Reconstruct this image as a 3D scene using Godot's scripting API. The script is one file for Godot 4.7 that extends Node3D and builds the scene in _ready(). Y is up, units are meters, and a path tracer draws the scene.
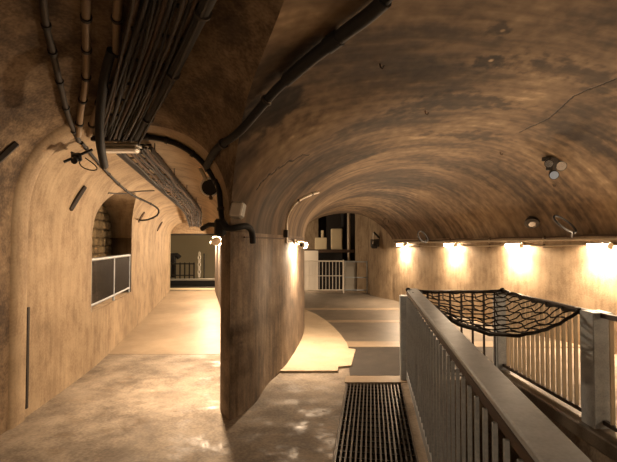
extends Node3D
# A vaulted concrete gallery that forks round a wedge-shaped wall. Plan coordinates: x to the right, z ahead of the visitor (world -z), heights above the floor.

const HS := 1.70   # springing height of both vaults
const ZN := 4.082  # where the dividing wall begins
# plan of the narrow gallery: wall, other side, crown; plan of the wide gallery likewise
const LW := [[-3.0, -2.3], [2.0, -2.45], [3.84, -2.57], [5.3, -2.70], [6.05, -2.80], [8.0, -3.17], [10.7, -3.70], [15.0, -4.62]]
const LR := [[-3.0, 1.5], [1.0, 1.2], [2.5, 0.55], [3.5, -0.2], [4.25, -0.81], [5.0, -0.89], [8.0, -1.50], [11.0, -2.15], [15.0, -3.12]]
const LC := [[-3.0, 3.2], [2.0, 3.1], [3.5, 2.84], [4.25, 2.66], [6.0, 2.6], [10.0, 2.45], [15.0, 2.3]]
const RL := [[-3.0, -2.0], [1.0, -1.9], [2.5, -1.6], [3.5, -1.2], [4.25, -0.62], [5.2, -0.45], [5.9, -0.28], [7.8, -0.09], [9.5, -0.1], [12.6, -0.25]]
const RR := [[-3.0, 5.1], [3.0, 5.1], [5.0, 4.85], [6.7, 4.35], [8.1, 3.82], [10.0, 3.17], [12.6, 2.35]]
const RC := [[-3.0, 3.2], [2.0, 3.2], [4.0, 3.1], [6.0, 2.95], [9.0, 2.7], [12.6, 2.44]]

var M := {}
var taken := {}

# ---------------------------------------------------------------- curves of the two vaults
func herm(t: Array, z: float) -> float:
	var n := t.size()
	if z <= t[0][0]: return t[0][1]
	if z >= t[n - 1][0]: return t[n - 1][1]
	var i := 0
	while z > t[i + 1][0]: i += 1
	var h: float = t[i + 1][0] - t[i][0]
	var s: float = (z - t[i][0]) / h
	var a: float = t[i][1]
	var b: float = t[i + 1][1]
	var i0 := maxi(i - 1, 0)
	var i3 := mini(i + 2, n - 1)
	var ta: float = (t[i + 1][1] - t[i0][1]) / (t[i + 1][0] - t[i0][0])
	var tb: float = (t[i3][1] - t[i][1]) / (t[i3][0] - t[i][0])
	return (2 * s * s * s - 3 * s * s + 1) * a + (s * s * s - 2 * s * s + s) * h * ta + (-2 * s * s * s + 3 * s * s) * b + (s * s * s - s * s) * h * tb

func f_l(x: float, z: float) -> float:
	var a := herm(LW, z)
	var b := herm(LR, z)
	var u := (x - (a + b) / 2) / ((b - a) / 2)
	if absf(u) >= 1.0: return -1.0
	return HS + (herm(LC, z) - HS) * pow(1.0 - pow(absf(u), 2.5), 0.4)

func f_r(x: float, z: float) -> float:
	var a := herm(RL, z)
	var b := herm(RR, z)
	var u := (x - (a + b) / 2) / ((b - a) / 2)
	if absf(u) >= 1.0: return -1.0
	var q := 0.5 if u < 0.0 else 0.5 + 0.3 * minf(1.0, u * 1.5)
	return HS + (herm(RC, z) - HS) * pow(1.0 - u * u, q)

func vault(x: float, z: float) -> float:
	return maxf(f_l(x, z), f_r(x, z))

func groin(z: float) -> float:   # x of the edge between the vaults
	var lo := herm(RL, z) + 0.0005
	var hi := herm(LR, z) - 0.0005
	for k in 40:
		var m := (lo + hi) / 2
		if f_l(m, z) > f_r(m, z): lo = m
		else: hi = m
	return (lo + hi) / 2

func V(x: float, h: float, z: float) -> Vector3:
	return Vector3(x, h, -z)

# ---------------------------------------------------------------- nodes
func numbered(called: String) -> String:
	var k: int = taken.get(called, 0)
	taken[called] = k + 1
	return called if k == 0 else "%s_%03d" % [called, k]

func thing(called: String, label: String, category: String, at := Vector3.ZERO, group := "") -> Node3D:
	var o := Node3D.new()
	o.name = numbered(called)
	o.position = at
	add_child(o)
	tag(o, label, category, group)
	return o

func tag(o: Node3D, label: String, category: String, group := "") -> void:
	o.set_meta("label", label)
	o.set_meta("category", category)
	if group: o.set_meta("group", group)

func obj(called: String, mesh: Mesh, m: Material, parent: Node3D = self) -> MeshInstance3D:   # mesh in world coordinates
	var o := MeshInstance3D.new()
	o.mesh = mesh
	o.material_override = m
	o.name = numbered(called) if parent == self else called
	if parent != self:
		o.position = -parent.position if parent.get_parent() == self and not parent is MeshInstance3D else Vector3.ZERO
	parent.add_child(o, true)
	return o

func put(called: String, mesh: Mesh, m: Material, parent: Node3D, x: Transform3D) -> MeshInstance3D:   # shared mesh, world transform
	var o := obj(called, mesh, m, parent)
	o.transform = Transform3D(x.basis, x.origin - (parent.position if parent != self else Vector3.ZERO))
	return o

func struct(called: String, mesh: Mesh, m: Material, label: String, category: String) -> MeshInstance3D:
	var o := obj(called, mesh, m)
	tag(o, label, category)
	o.set_meta("kind", "structure")
	return o

# ---------------------------------------------------------------- shapes
func begin() -> SurfaceTool:
	var st := SurfaceTool.new()
	st.begin(Mesh.PRIMITIVE_TRIANGLES)
	return st

func done(st: SurfaceTool) -> ArrayMesh:
	st.generate_normals()
	st.generate_tangents()
	return st.commit()

func tri(st: SurfaceTool, a: Vector3, b: Vector3, c: Vector3, ua := Vector2.ZERO, ub := Vector2.ZERO, uc := Vector2.ZERO) -> void:
	st.set_uv(ua); st.add_vertex(a)
	st.set_uv(ub); st.add_vertex(b)
	st.set_uv(uc); st.add_vertex(c)

func quad(st: SurfaceTool, a: Vector3, b: Vector3, c: Vector3, d: Vector3, u := []) -> void:
	if u.is_empty(): u = [Vector2(0, 0), Vector2(1, 0), Vector2(1, 1), Vector2(0, 1)]
	tri(st, a, b, c, u[0], u[1], u[2])
	tri(st, a, c, d, u[0], u[2], u[3])

func surf(st: SurfaceTool, rows: Array, uvs: Array, flip := false) -> void:   # smooth sheet through rows of points
	st.set_smooth_group(0)
	for i in rows.size() - 1:
		for j in rows[i].size() - 1:
			var p := [rows[i][j], rows[i][j + 1], rows[i + 1][j + 1], rows[i + 1][j]]
			var u := [uvs[i][j], uvs[i][j + 1], uvs[i + 1][j + 1], uvs[i + 1][j]]
			if flip:
				p.reverse(); u.reverse()
			quad(st, p[0], p[1], p[2], p[3], u)

func bx(st: SurfaceTool, c: Vector3, s: Vector3, b := Basis.IDENTITY, bevel := 0.0) -> void:
	st.set_smooth_group(-1)
	var e := minf(bevel, minf(s.x, minf(s.y, s.z)) * 0.45)
	var h := s / 2
	var ax := [Vector3.RIGHT, Vector3.UP, Vector3.BACK]
	for k in 3:
		for sg in [-1.0, 1.0]:
			var n: Vector3 = ax[k] * sg
			var u: Vector3 = ax[(k + 1) % 3]
			var w: Vector3 = ax[(k + 2) % 3]
			var hn: float = h[k]
			var hu: float = h[(k + 1) % 3] - e
			var hw: float = h[(k + 2) % 3] - e
			var q := [n * hn - u * hu - w * hw, n * hn + u * hu - w * hw, n * hn + u * hu + w * hw, n * hn - u * hu + w * hw]
			if sg > 0: q.reverse()
			quad(st, c + b * q[0], c + b * q[1], c + b * q[2], c + b * q[3])
	if e > 0.0:
		for k in 3:
			var u: Vector3 = ax[(k + 1) % 3]
			var w: Vector3 = ax[(k + 2) % 3]
			var hu: float = h[(k + 1) % 3]
			var hw: float = h[(k + 2) % 3]
			var l: Vector3 = ax[k] * (h[k] - e)
			for su in [-1.0, 1.0]:
				for sw in [-1.0, 1.0]:
					var p: Vector3 = u * su * hu + w * sw * (hw - e)
					var q: Vector3 = u * su * (hu - e) + w * sw * hw
					var r := [p - l, p + l, q + l, q - l]
					if su * sw < 0: r.reverse()
					quad(st, c + b * r[0], c + b * r[1], c + b * r[2], c + b * r[3])
		for sx in [-1.0, 1.0]:
			for sy in [-1.0, 1.0]:
				for sz in [-1.0, 1.0]:
					var s3 := Vector3(sx, sy, sz)
					var p := [Vector3(h.x, h.y - e, h.z - e) * s3, Vector3(h.x - e, h.y, h.z - e) * s3, Vector3(h.x - e, h.y - e, h.z) * s3]
					if sx * sy * sz > 0: p.reverse()
					tri(st, c + b * p[0], c + b * p[1], c + b * p[2])

func box(c: Vector3, s: Vector3, b := Basis.IDENTITY, bevel := 0.004) -> ArrayMesh:
	var st := begin()
	bx(st, c, s, b, bevel)
	return done(st)

func tb(st: SurfaceTool, pts: Array, r, sides := 8, closed := false) -> void:   # round bar along points; r may be a list
	var n := pts.size()
	var rings := []
	var up := Vector3.UP
	var d0: Vector3 = (pts[1] - pts[0]).normalized()
	if absf(d0.y) > 0.9: up = Vector3.RIGHT
	var side := d0.cross(up).normalized()
	for i in n:
		var a: Vector3 = pts[(i - 1 + n) % n] if closed else pts[maxi(i - 1, 0)]
		var c: Vector3 = pts[(i + 1) % n] if closed else pts[mini(i + 1, n - 1)]
		var d := (c - a).normalized()
		side = (side - d * side.dot(d)).normalized()
		var v := d.cross(side)
		var rr: float = r[i] if r is Array else r
		var ring := []
		for k in sides + 1:
			var t := TAU * k / sides
			ring.append(pts[i] + (side * cos(t) + v * sin(t)) * rr)
		rings.append(ring)
	if closed: rings.append(rings[0])
	st.set_smooth_group(1)
	for i in rings.size() - 1:
		for k in sides:
			quad(st, rings[i][k], rings[i + 1][k], rings[i + 1][k + 1], rings[i][k + 1], [Vector2(k, i), Vector2(k, i + 1), Vector2(k + 1, i + 1), Vector2(k + 1, i)])
	if not closed:
		st.set_smooth_group(-1)
		for e in [0, n - 1]:
			for k in sides:
				if e == 0: tri(st, pts[0], rings[0][k], rings[0][k + 1])
				else: tri(st, pts[e], rings[e][k + 1], rings[e][k])

func tube(pts: Array, r, sides := 8, closed := false) -> ArrayMesh:
	var st := begin()
	tb(st, pts, r, sides, closed)
	return done(st)

func smooth(pts: Array, step := 0.08) -> Array:   # Catmull-Rom through points
	var out := []
	for i in pts.size() - 1:
		var a: Vector3 = pts[maxi(i - 1, 0)]
		var b: Vector3 = pts[i]
		var c: Vector3 = pts[i + 1]
		var d: Vector3 = pts[mini(i + 2, pts.size() - 1)]
		var n := maxi(2, int(b.distance_to(c) / step))
		for k in n:
			out.append(b.cubic_interpolate(c, a, d, float(k) / n))
	out.append(pts[-1])
	return out

func prism(pts: Array, y0: float, y1: float) -> ArrayMesh:   # flat slab with an outline in plan (x, z)
	var st := begin()
	var pv := PackedVector2Array(pts)
	if Geometry2D.is_polygon_clockwise(pv): pv.reverse()
	st.set_smooth_group(-1)
	var ix := Geometry2D.triangulate_polygon(pv)
	for i in range(0, ix.size(), 3):
		var a := pv[ix[i]]
		var b := pv[ix[i + 1]]
		var c := pv[ix[i + 2]]
		if (b - a).cross(c - a) > 0:
			var t := b
			b = c
			c = t
		tri(st, V(a.x, y1, a.y), V(c.x, y1, c.y), V(b.x, y1, b.y), a, c, b)
		tri(st, V(a.x, y0, a.y), V(b.x, y0, b.y), V(c.x, y0, c.y), a, b, c)
	for i in pv.size():
		var a := pv[i]
		var b := pv[(i + 1) % pv.size()]
		quad(st, V(a.x, y0, a.y), V(a.x, y1, a.y), V(b.x, y1, b.y), V(b.x, y0, b.y))
	return done(st)

func look(dir: Vector3, up := Vector3.UP) -> Basis:   # basis whose x runs along dir
	var x := dir.normalized()
	var z := x.cross(up).normalized()
	return Basis(x, z.cross(x), z)

# ---------------------------------------------------------------- materials
func noise_bytes(sd: int, freq: float, w: int, h: int, sx: int, sy: int, oct := 4) -> PackedByteArray:
	var n := FastNoiseLite.new()
	n.seed = sd
	n.noise_type = FastNoiseLite.TYPE_SIMPLEX_SMOOTH
	n.frequency = freq
	n.fractal_octaves = oct
	var im := n.get_seamless_image(w / sx, h / sy, false, false, 0.15)
	im.convert(Image.FORMAT_L8)
	if sx > 1 or sy > 1: im.resize(w, h, Image.INTERPOLATE_CUBIC)
	return im.get_data()

func ramp(stops: Array) -> PackedByteArray:   # list of [0..255, Color]
	var out := PackedByteArray()
	for i in 256:
		var k := 0
		while k < stops.size() - 2 and i > stops[k + 1][0]: k += 1
		var s := clampf((i - float(stops[k][0])) / (stops[k + 1][0] - stops[k][0]), 0, 1)
		var c: Color = stops[k][1].lerp(stops[k + 1][1], s)
		out.append(int(c.r * 255)); out.append(int(c.g * 255)); out.append(int(c.b * 255))
	return out

# layers: [bytes, weight]; stains: [u, v, ru, rv, amount] (amount below 0 darkens); returns [colour texture, height texture]
func texture(w: int, h: int, layers: Array, lut: PackedByteArray, stains := [], cracks := []) -> Array:
	var val := PackedFloat32Array()
	val.resize(w * h)
	for l in layers:
		var d: PackedByteArray = l[0]
		var k: float = l[1]
		for i in w * h:
			val[i] += (d[i] - 128.0) * k
	var hb := PackedByteArray()
	hb.resize(w * h)
	for i in w * h: hb[i] = clampi(int(val[i] * 0.7 + 128), 0, 255)
	var wob: PackedByteArray = layers[0][0]
	var fine: PackedByteArray = layers[-1][0]
	for s in stains:
		for y in range(maxi(0, int((s[1] - s[3] * 1.6) * h)), mini(h, int((s[1] + s[3] * 1.6) * h))):
			for x in range(maxi(0, int((s[0] - s[2] * 1.6) * w)), mini(w, int((s[0] + s[2] * 1.6) * w))):
				var i := y * w + x
				var du: float = (float(x) / w - s[0]) / s[2]
				var dv: float = (float(y) / h - s[1]) / s[3]
				var r: float = sqrt(du * du + dv * dv) + (wob[i] - 128) / 230.0 + (fine[i] - 128) / 300.0
				val[i] += s[4] * clampf((1.0 - r) * 2.2, 0, 1)
	for c in cracks:   # [[u, v], ...] dark hairlines
		for k in c.size() - 1:
			for q in 400:
				var t := q / 400.0
				var u: float = lerpf(c[k][0], c[k + 1][0], t) * w
				var v: float = lerpf(c[k][1], c[k + 1][1], t) * h
				var i0 := clampi(int(v), 2, h - 3) * w + clampi(int(u), 2, w - 3)
				var wv := (fine[i0] - 128) / 14.0
				var y := clampi(int(v + wv), 1, h - 2)
				for dx in 2:
					var i := y * w + clampi(int(u) + dx, 0, w - 1)
					val[i] -= 70.0
					hb[i] = maxi(hb[i] - 90, 0)
	var cb := PackedByteArray()
	cb.resize(w * h * 3)
	for i in w * h:
		var g := clampi(int(val[i] + 128), 0, 255) * 3
		cb[i * 3] = lut[g]; cb[i * 3 + 1] = lut[g + 1]; cb[i * 3 + 2] = lut[g + 2]
	return [ImageTexture.create_from_image(Image.create_from_data(w, h, false, Image.FORMAT_RGB8, cb)), ImageTexture.create_from_image(Image.create_from_data(w, h, false, Image.FORMAT_L8, hb))]

func textured(t: Array, rough: float, relief: float, scale := Vector3.ONE, world := false) -> StandardMaterial3D:
	var m := StandardMaterial3D.new()
	m.albedo_texture = t[0]
	m.roughness = rough
	m.metallic_specular = 0.4
	m.cull_mode = BaseMaterial3D.CULL_DISABLED
	m.heightmap_enabled = true
	m.heightmap_texture = t[1]
	m.heightmap_scale = relief
	m.uv1_scale = scale
	if world:
		m.uv1_triplanar = true
		m.uv1_world_triplanar = true
	return m

func plain(c: Color, rough := 0.6, metal := 0.0) -> StandardMaterial3D:
	var m := StandardMaterial3D.new()
	m.albedo_color = c
	m.roughness = rough
	m.metallic = metal
	m.cull_mode = BaseMaterial3D.CULL_DISABLED
	return m

func rgb(r: int, g: int, b: int) -> Color:
	return Color(r / 255.0, g / 255.0, b / 255.0)

func make_materials() -> void:
	var fine := noise_bytes(11, 0.09, 1024, 1024, 1, 1, 5)
	var patch := noise_bytes(12, 0.006, 1024, 1024, 1, 1, 5)
	var mid := noise_bytes(13, 0.022, 1024, 1024, 1, 1, 4)
	var drip := noise_bytes(14, 0.03, 1024, 1024, 1, 8, 4)       # runs down the walls
	var boards := noise_bytes(15, 0.035, 1024, 1024, 8, 1, 5)    # board marks
	# the wide vault: one sheet over the whole vault, u = (x + 2) / 8, v = (z + 3 - 0.3 x) / 17
	var st := []
	for s in [[-0.30, 3.62, 0.30, 0.24, -62], [-0.05, 3.95, 0.3, 0.2, -30], [1.38, 3.18, 0.13, 0.12, -60], [1.5, 3.66, 0.16, 0.12, -75], [1.5, 3.66, 0.035, 0.04, 150], [1.4, 3.2, 0.03, 0.03, 120],
			[2.3, 3.9, 0.9, 0.26, -48], [1.6, 4.5, 0.9, 0.22, -45], [2.9, 3.3, 0.6, 0.3, -40], [1.9, 5.6, 0.8, 0.2, -34], [0.6, 4.5, 0.5, 0.1, -24], [3.1, 5.2, 0.7, 0.15, -26], [0.5, 5.8, 0.5, 0.14, -30], [2.6, 7.4, 0.8, 0.16, -26],
			[0.9, 3.3, 0.5, 0.12, 24], [2.0, 4.9, 0.7, 0.1, 26], [0.7, 6.8, 0.7, 0.16, 22]]:
		st.append([(s[0] + 2) / 8, (s[1] + 3 - 0.3 * maxf(s[0], 0)) / 17, s[2] / 8, s[3] / 17, s[4] * 1.35])
	var cr := []
	for c in [[[2.6, 5.5], [2.7, 5.0], [2.62, 4.4], [2.75, 3.9]], [[-0.5, 4.25], [-0.3, 4.3], [0.0, 4.55]]]:
		var line := []
		for p in c: line.append([(p[0] + 2) / 8, (p[1] + 3 - 0.3 * maxf(p[0], 0)) / 17])
		cr.append(line)
	var fine2 := noise_bytes(21, 0.05, 1024, 2048, 1, 1, 4)
	var patch2 := noise_bytes(22, 0.006, 1024, 2048, 2, 1, 5)
	var boards3 := noise_bytes(24, 0.07, 1024, 2048, 6, 1, 3)
	var boards2 := noise_bytes(23, 0.03, 1024, 2048, 8, 1, 5)
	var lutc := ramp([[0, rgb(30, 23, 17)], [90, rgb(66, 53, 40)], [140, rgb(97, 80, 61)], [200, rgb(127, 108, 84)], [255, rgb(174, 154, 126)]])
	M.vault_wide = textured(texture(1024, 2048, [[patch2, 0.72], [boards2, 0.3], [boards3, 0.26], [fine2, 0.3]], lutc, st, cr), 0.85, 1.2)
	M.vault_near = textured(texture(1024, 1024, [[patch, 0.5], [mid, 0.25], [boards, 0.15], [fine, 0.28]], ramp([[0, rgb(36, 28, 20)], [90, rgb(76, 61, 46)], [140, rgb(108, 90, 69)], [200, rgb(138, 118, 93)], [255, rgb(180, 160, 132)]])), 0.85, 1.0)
	var lutw := ramp([[0, rgb(84, 70, 54)], [70, rgb(120, 102, 81)], [130, rgb(150, 131, 106)], [190, rgb(170, 151, 125)], [255, rgb(198, 181, 156)]])
	M.wall = textured(texture(1024, 1024, [[patch, 0.34], [drip, 0.2], [mid, 0.12], [fine, 0.18]], lutw), 0.85, 0.5)
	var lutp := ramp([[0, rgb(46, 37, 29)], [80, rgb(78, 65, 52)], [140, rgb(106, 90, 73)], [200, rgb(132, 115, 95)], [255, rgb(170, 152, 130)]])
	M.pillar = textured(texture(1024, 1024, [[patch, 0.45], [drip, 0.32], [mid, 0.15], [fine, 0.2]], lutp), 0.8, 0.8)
	var lutf := ramp([[0, rgb(66, 58, 50)], [80, rgb(104, 93, 81)], [140, rgb(136, 124, 109)], [200, rgb(158, 145, 129)], [255, rgb(192, 180, 162)]])
	var tf := texture(1024, 1024, [[patch, 0.42], [mid, 0.25], [fine, 0.28]], lutf)
	M.floor = textured(tf, 1.0, 0.7, Vector3.ONE * 0.3, true)
	var tr := texture(1024, 1024, [[noise_bytes(43, 0.008, 1024, 1024, 1, 1), 0.9], [mid, 0.4]], ramp([[0, rgb(60, 60, 60)], [60, rgb(120, 120, 120)], [110, rgb(190, 190, 190)], [255, rgb(230, 230, 230)]]))
	M.floor.roughness_texture = tr[0]   # damp patches shine
	M.smooth_floor = textured(texture(1024, 1024, [[patch, 0.25], [mid, 0.15], [fine, 0.15]], ramp([[0, rgb(100, 87, 71)], [128, rgb(138, 122, 102)], [255, rgb(170, 154, 133)]])), 0.45, 0.25, Vector3.ONE * 0.3, true)
	M.platform = textured(texture(512, 512, [[noise_bytes(41, 0.01, 512, 512, 1, 1), 0.3], [noise_bytes(42, 0.1, 512, 512, 1, 1), 0.25]], ramp([[0, rgb(140, 125, 104)], [128, rgb(176, 160, 136)], [255, rgb(204, 190, 166)]])), 0.5, 0.3, Vector3.ONE * 0.4, true)
	M.asphalt = textured(texture(512, 512, [[noise_bytes(31, 0.01, 512, 512, 1, 1), 0.3], [noise_bytes(32, 0.2, 512, 512, 1, 1), 0.5]], ramp([[0, rgb(66, 60, 53)], [128, rgb(98, 90, 80)], [255, rgb(128, 119, 107)]])), 0.45, 0.3, Vector3.ONE * 0.5, true)
	M.steel_plate = textured(texture(512, 512, [[noise_bytes(33, 0.012, 512, 512, 1, 1), 0.4], [noise_bytes(34, 0.15, 512, 512, 1, 1), 0.4]], ramp([[0, rgb(30, 27, 24)], [128, rgb(50, 45, 40)], [255, rgb(76, 69, 61)]])), 0.75, 0.4, Vector3.ONE * 0.6, true)
	var galv := texture(512, 512, [[noise_bytes(35, 0.02, 512, 512, 1, 1), 0.4], [noise_bytes(36, 0.12, 512, 512, 1, 1), 0.35]], ramp([[0, rgb(122, 128, 134)], [128, rgb(156, 163, 169)], [255, rgb(190, 196, 200)]]))
	M.galvanised = textured(galv, 0.45, 0.05, Vector3.ONE * 0.8, true)
	M.galvanised.metallic = 0.15
	M.stone = textured(texture(512, 512, [[noise_bytes(37, 0.012, 512, 512, 1, 1), 0.5], [noise_bytes(38, 0.06, 512, 512, 1, 1), 0.5]], ramp([[0, rgb(62, 52, 38)], [128, rgb(120, 104, 78)], [255, rgb(168, 150, 118)]])), 0.9, 1.0, Vector3.ONE * 0.7, true)
	M.grate = plain(rgb(70, 64, 58), 0.4, 0.7)
	M.rail_dark = plain(rgb(62, 52, 46), 0.5, 0.3)
	M.rope = plain(rgb(34, 29, 26), 0.9)
	M.black = plain(rgb(18, 16, 15), 0.75)
	M.rubber = plain(rgb(24, 21, 19), 0.75)
	M.conduit = plain(rgb(182, 168, 146), 0.4, 0.1)
	M.old_pipe = plain(rgb(124, 104, 80), 0.6, 0.1)
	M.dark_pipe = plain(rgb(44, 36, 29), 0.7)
	M.rust = plain(rgb(70, 52, 38), 0.8)
	M.white_metal = plain(rgb(215, 208, 196), 0.45)
	M.cream = plain(rgb(206, 192, 160), 0.6)
	M.grey_panel = plain(rgb(150, 146, 136), 0.6)
	M.dark_steel = plain(rgb(48, 44, 40), 0.5, 0.4)
	M.olive = plain(rgb(164, 155, 130), 0.8)
	M.chrome = plain(rgb(190, 192, 196), 0.2, 0.9)
	var gl := plain(rgb(150, 170, 200), 0.06, 0.0)
	M.lens = gl
	var glow := plain(rgb(255, 240, 214), 0.5)
	glow.emission_enabled = true
	glow.emission = rgb(255, 226, 178)
	glow.emission_energy_multiplier = 9.0
	M.glow = glow

# ---------------------------------------------------------------- the start
func _ready() -> void:
	var cam := Camera3D.new()
	cam.name = "camera"
	cam.fov = 54.45
	cam.near = 0.05
	cam.position = Vector3(0, 1.6, 0)
	cam.rotation_degrees = Vector3(1.53, 0, 0)
	add_child(cam)
	cam.current = true
	var env := Environment.new()
	env.background_mode = Environment.BG_COLOR
	env.background_color = Color(0, 0, 0)
	env.tonemap_mode = Environment.TONE_MAPPER_LINEAR
	env.tonemap_exposure = 0.78
	env.sdfgi_enabled = true
	env.ssao_enabled = true
	env.ssil_enabled = true
	var we := WorldEnvironment.new()
	we.name = "world_environment"
	we.environment = env
	add_child(we)
	make_materials()
	build_shell()
	build_floor()
	build_niche()
	build_far_rooms()
	build_railing()
	build_net()
	build_grating()
	build_lamps()
	build_trays()
	build_ceiling_fittings()
	build_wall_fittings()

# ---------------------------------------------------------------- setting
const N0 := 5.7   # the niche along the wall of the narrow gallery
const N1 := 8.1
const NS := 0.72

func niche_top(z: float) -> float:
	var u := (z - 6.9) / 1.2
	return HS + 0.70 * sqrt(maxf(0.0, 1.0 - u * u))

func left_point(z: float, th: float) -> Vector3:
	var a := herm(LW, z)
	var b := herm(LR, z)
	var c := cos(th)
	var x := (a + b) / 2 - signf(c) * pow(absf(c), 0.8) * (b - a) / 2
	return V(x, HS + (herm(LC, z) - HS) * pow(maxf(sin(th), 0.0), 0.8), z)

func right_point(z: float, th: float) -> Vector3:
	var a := herm(RL, z)
	var b := herm(RR, z)
	var u := -cos(th)
	var x := (a + b) / 2 + u * (b - a) / 2
	var q := 0.5 if u < 0.0 else 0.5 + 0.3 * minf(1.0, u * 1.5)
	return V(x, HS + (herm(RC, z) - HS) * pow(maxf(1.0 - u * u, 0.0), q), z)

func theta(f: Callable, z: float, x: float) -> float:
	var lo := 0.0
	var hi := PI
	for k in 40:
		var m := (lo + hi) / 2
		if f.call(z, m).x < x: lo = m
		else: hi = m
	return (lo + hi) / 2

func stations(z0: float, z1: float) -> Array:
	var out := []
	var z := z0
	while z < z1 - 0.001:
		out.append(z)
		var s := 0.15
		if z > 3.4 and z < 4.6: s = 0.03
		if z > 3.95 and z < 4.2: s = 0.012
		if z >= 5.65 and z < 8.2: s = 0.05
		z += s
		for stop in [ZN, N0, N1]:
			if z > stop and z - s < stop - 0.0005: z = stop
	out.append(z1)
	return out

func build_shell() -> void:
	# vault of the narrow gallery
	var st := begin()
	var rows := []
	var uvs := []
	var tops := []
	for part in [[-3.0, ZN], [ZN, 15.0]]:
		st = begin()
		rows = []; uvs = []; tops = []
		for z in stations(part[0], part[1]):
			var t0 := 0.0
			var t1 := PI
			if z < ZN: t1 = theta(left_point, z, groin(z))
			if z > N0 and z < N1:
				var lo := 0.0
				var hi := PI / 2
				for k in 40:
					var m := (lo + hi) / 2
					if left_point(z, m).y < niche_top(z): lo = m
					else: hi = m
				t0 = lo
			var row := []
			var uv := []
			var top := []
			var arc := 0.0
			if t0 > 0.0: arc = niche_top(z) - HS
			for j in 57:
				var p := left_point(z, lerpf(t0, t1, j / 56.0))
				if j: arc += p.distance_to(row[-1])
				row.append(p)
				top.append(p + Vector3(0, 0.2, 0))
				uv.append(Vector2(z / 3.0, -(HS + arc) / 3.0))
			rows.append(row); uvs.append(uv); tops.append(top)
		surf(st, rows, uvs)
		surf(st, tops, uvs, true)
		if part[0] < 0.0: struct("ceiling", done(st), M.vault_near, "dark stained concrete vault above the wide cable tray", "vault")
		else: struct("ceiling", done(st), M.wall, "low sandy concrete vault of the narrow gallery beyond its mouth", "vault")
	# vault of the wide gallery
	st = begin()
	rows = []; uvs = []; tops = []
	for z in stations(-3.0, 12.6):
		var t0 := 0.0
		if z < ZN: t0 = theta(right_point, z, groin(z))
		var row := []
		var uv := []
		var top := []
		for j in 73:
			var p := right_point(z, lerpf(t0, PI, j / 72.0))
			row.append(p)
			top.append(p + Vector3(0, 0.2, 0))
			uv.append(Vector2((p.x + 2) / 8.0, (z + 3 - 0.3 * maxf(p.x, 0)) / 17.0))
		rows.append(row); uvs.append(uv); tops.append(top)
	surf(st, rows, uvs)
	surf(st, tops, uvs, true)
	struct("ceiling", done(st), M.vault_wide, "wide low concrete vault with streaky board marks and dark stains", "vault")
	# rib round the mouth of the low gallery
	st = begin()
	rows = []; uvs = []
	for q in [[3.88, 0.0], [3.91, 0.03], [4.10, 0.03], [4.13, 0.0]]:
		var row := []
		var uv := []
		for j in 9:
			row.append(V(herm(LW, q[0]) + q[1], HS * j / 9.0, q[0]))
			uv.append(Vector2(q[0] / 3.0, -HS * j / 27.0))
		for j in 25:
			var p := left_point(q[0], PI * 0.5 * j / 24.0)
			var c := V((herm(LW, q[0]) + herm(LR, q[0])) / 2, HS, q[0])
			row.append(p + (c - p).normalized() * q[1])
			uv.append(Vector2(q[0] / 3.0, -(HS + j * 0.07) / 3.0))
		rows.append(row); uvs.append(uv)
	surf(st, rows, uvs)
	struct("trim_rib", done(st), M.wall, "slightly raised concrete rib arching up the wall before the low gallery", "rib")
	# walls
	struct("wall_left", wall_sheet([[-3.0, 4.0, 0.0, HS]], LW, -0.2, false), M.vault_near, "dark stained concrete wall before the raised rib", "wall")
	struct("wall_left", wall_sheet([[4.0, N0, 0.0, HS], [N0, N1, 0.0, NS], [N1, 15.0, 0.0, HS]], LW, -0.2, false), M.wall, "sandy concrete wall of the narrow gallery, opened by an arched niche", "wall")
	struct("wall_right", wall_sheet([[-3.0, 12.6, 0.0, HS]], RR, 0.2, true), M.wall, "sandy concrete wall lit by a row of wall lamps", "wall")
	# dividing wall: both faces meet in a blunt nose
	st = begin()
	rows = []; uvs = []
	var run := 0.0
	var last := Vector3.ZERO
	var path := []
	var zs := stations(ZN, 12.6)
	var far := stations(ZN, 15.0)
	far.reverse()
	for z in far: path.append(V(herm(LR, z), 0, z))
	for z in zs.slice(1): path.append(V(herm(RL, z), 0, z))
	for p in path:
		if last != Vector3.ZERO: run += p.distance_to(last)
		last = p
		var row := []
		var uv := []
		for j in 9:
			row.append(p + Vector3(0, HS * j / 8.0, 0))
			uv.append(Vector2(run / 3.0, -HS * j / 8.0 / 3.0))
		rows.append(row); uvs.append(uv)
	surf(st, rows, uvs)
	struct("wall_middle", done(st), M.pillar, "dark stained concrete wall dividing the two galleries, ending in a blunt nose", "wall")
	# behind the visitor
	struct("wall_back", box(V(1.4, 1.7, -3.1), Vector3(8.4, 3.8, 0.2)), M.wall, "plain concrete wall closing the gallery behind", "wall")

func wall_sheet(spans: Array, table: Array, thick: float, flip: bool) -> ArrayMesh:
	var st := begin()
	for s in spans:
		for off in [0.0, thick]:
			var rows := []
			var uvs := []
			for z in stations(s[0] + (0.3 if off != 0.0 and s[0] == N1 else 0.0), s[1]):
				var x := herm(table, z)
				var row := []
				var uv := []
				for j in 9:
					var h := lerpf(s[2], s[3], j / 8.0)
					row.append(V(x + off, h, z))
					uv.append(Vector2(z / 3.0, -h / 3.0))
				rows.append(row); uvs.append(uv)
			surf(st, rows, uvs, flip != (off != 0.0))
		for e in [s[0], s[1]]:
			if e == N1: continue
			var x := herm(table, e)
			st.set_smooth_group(-1)
			quad(st, V(x, s[2], e), V(x + thick, s[2], e), V(x + thick, s[3], e), V(x, s[3], e))
	return done(st)

func rail_x(z: float) -> float:   # the long railing beside the grating
	return 0.415 + 0.139 * z

func right_x(z: float) -> float:  # the railing across the pit
	return 2.29 + 0.043 * (5.32 - z)

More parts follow.
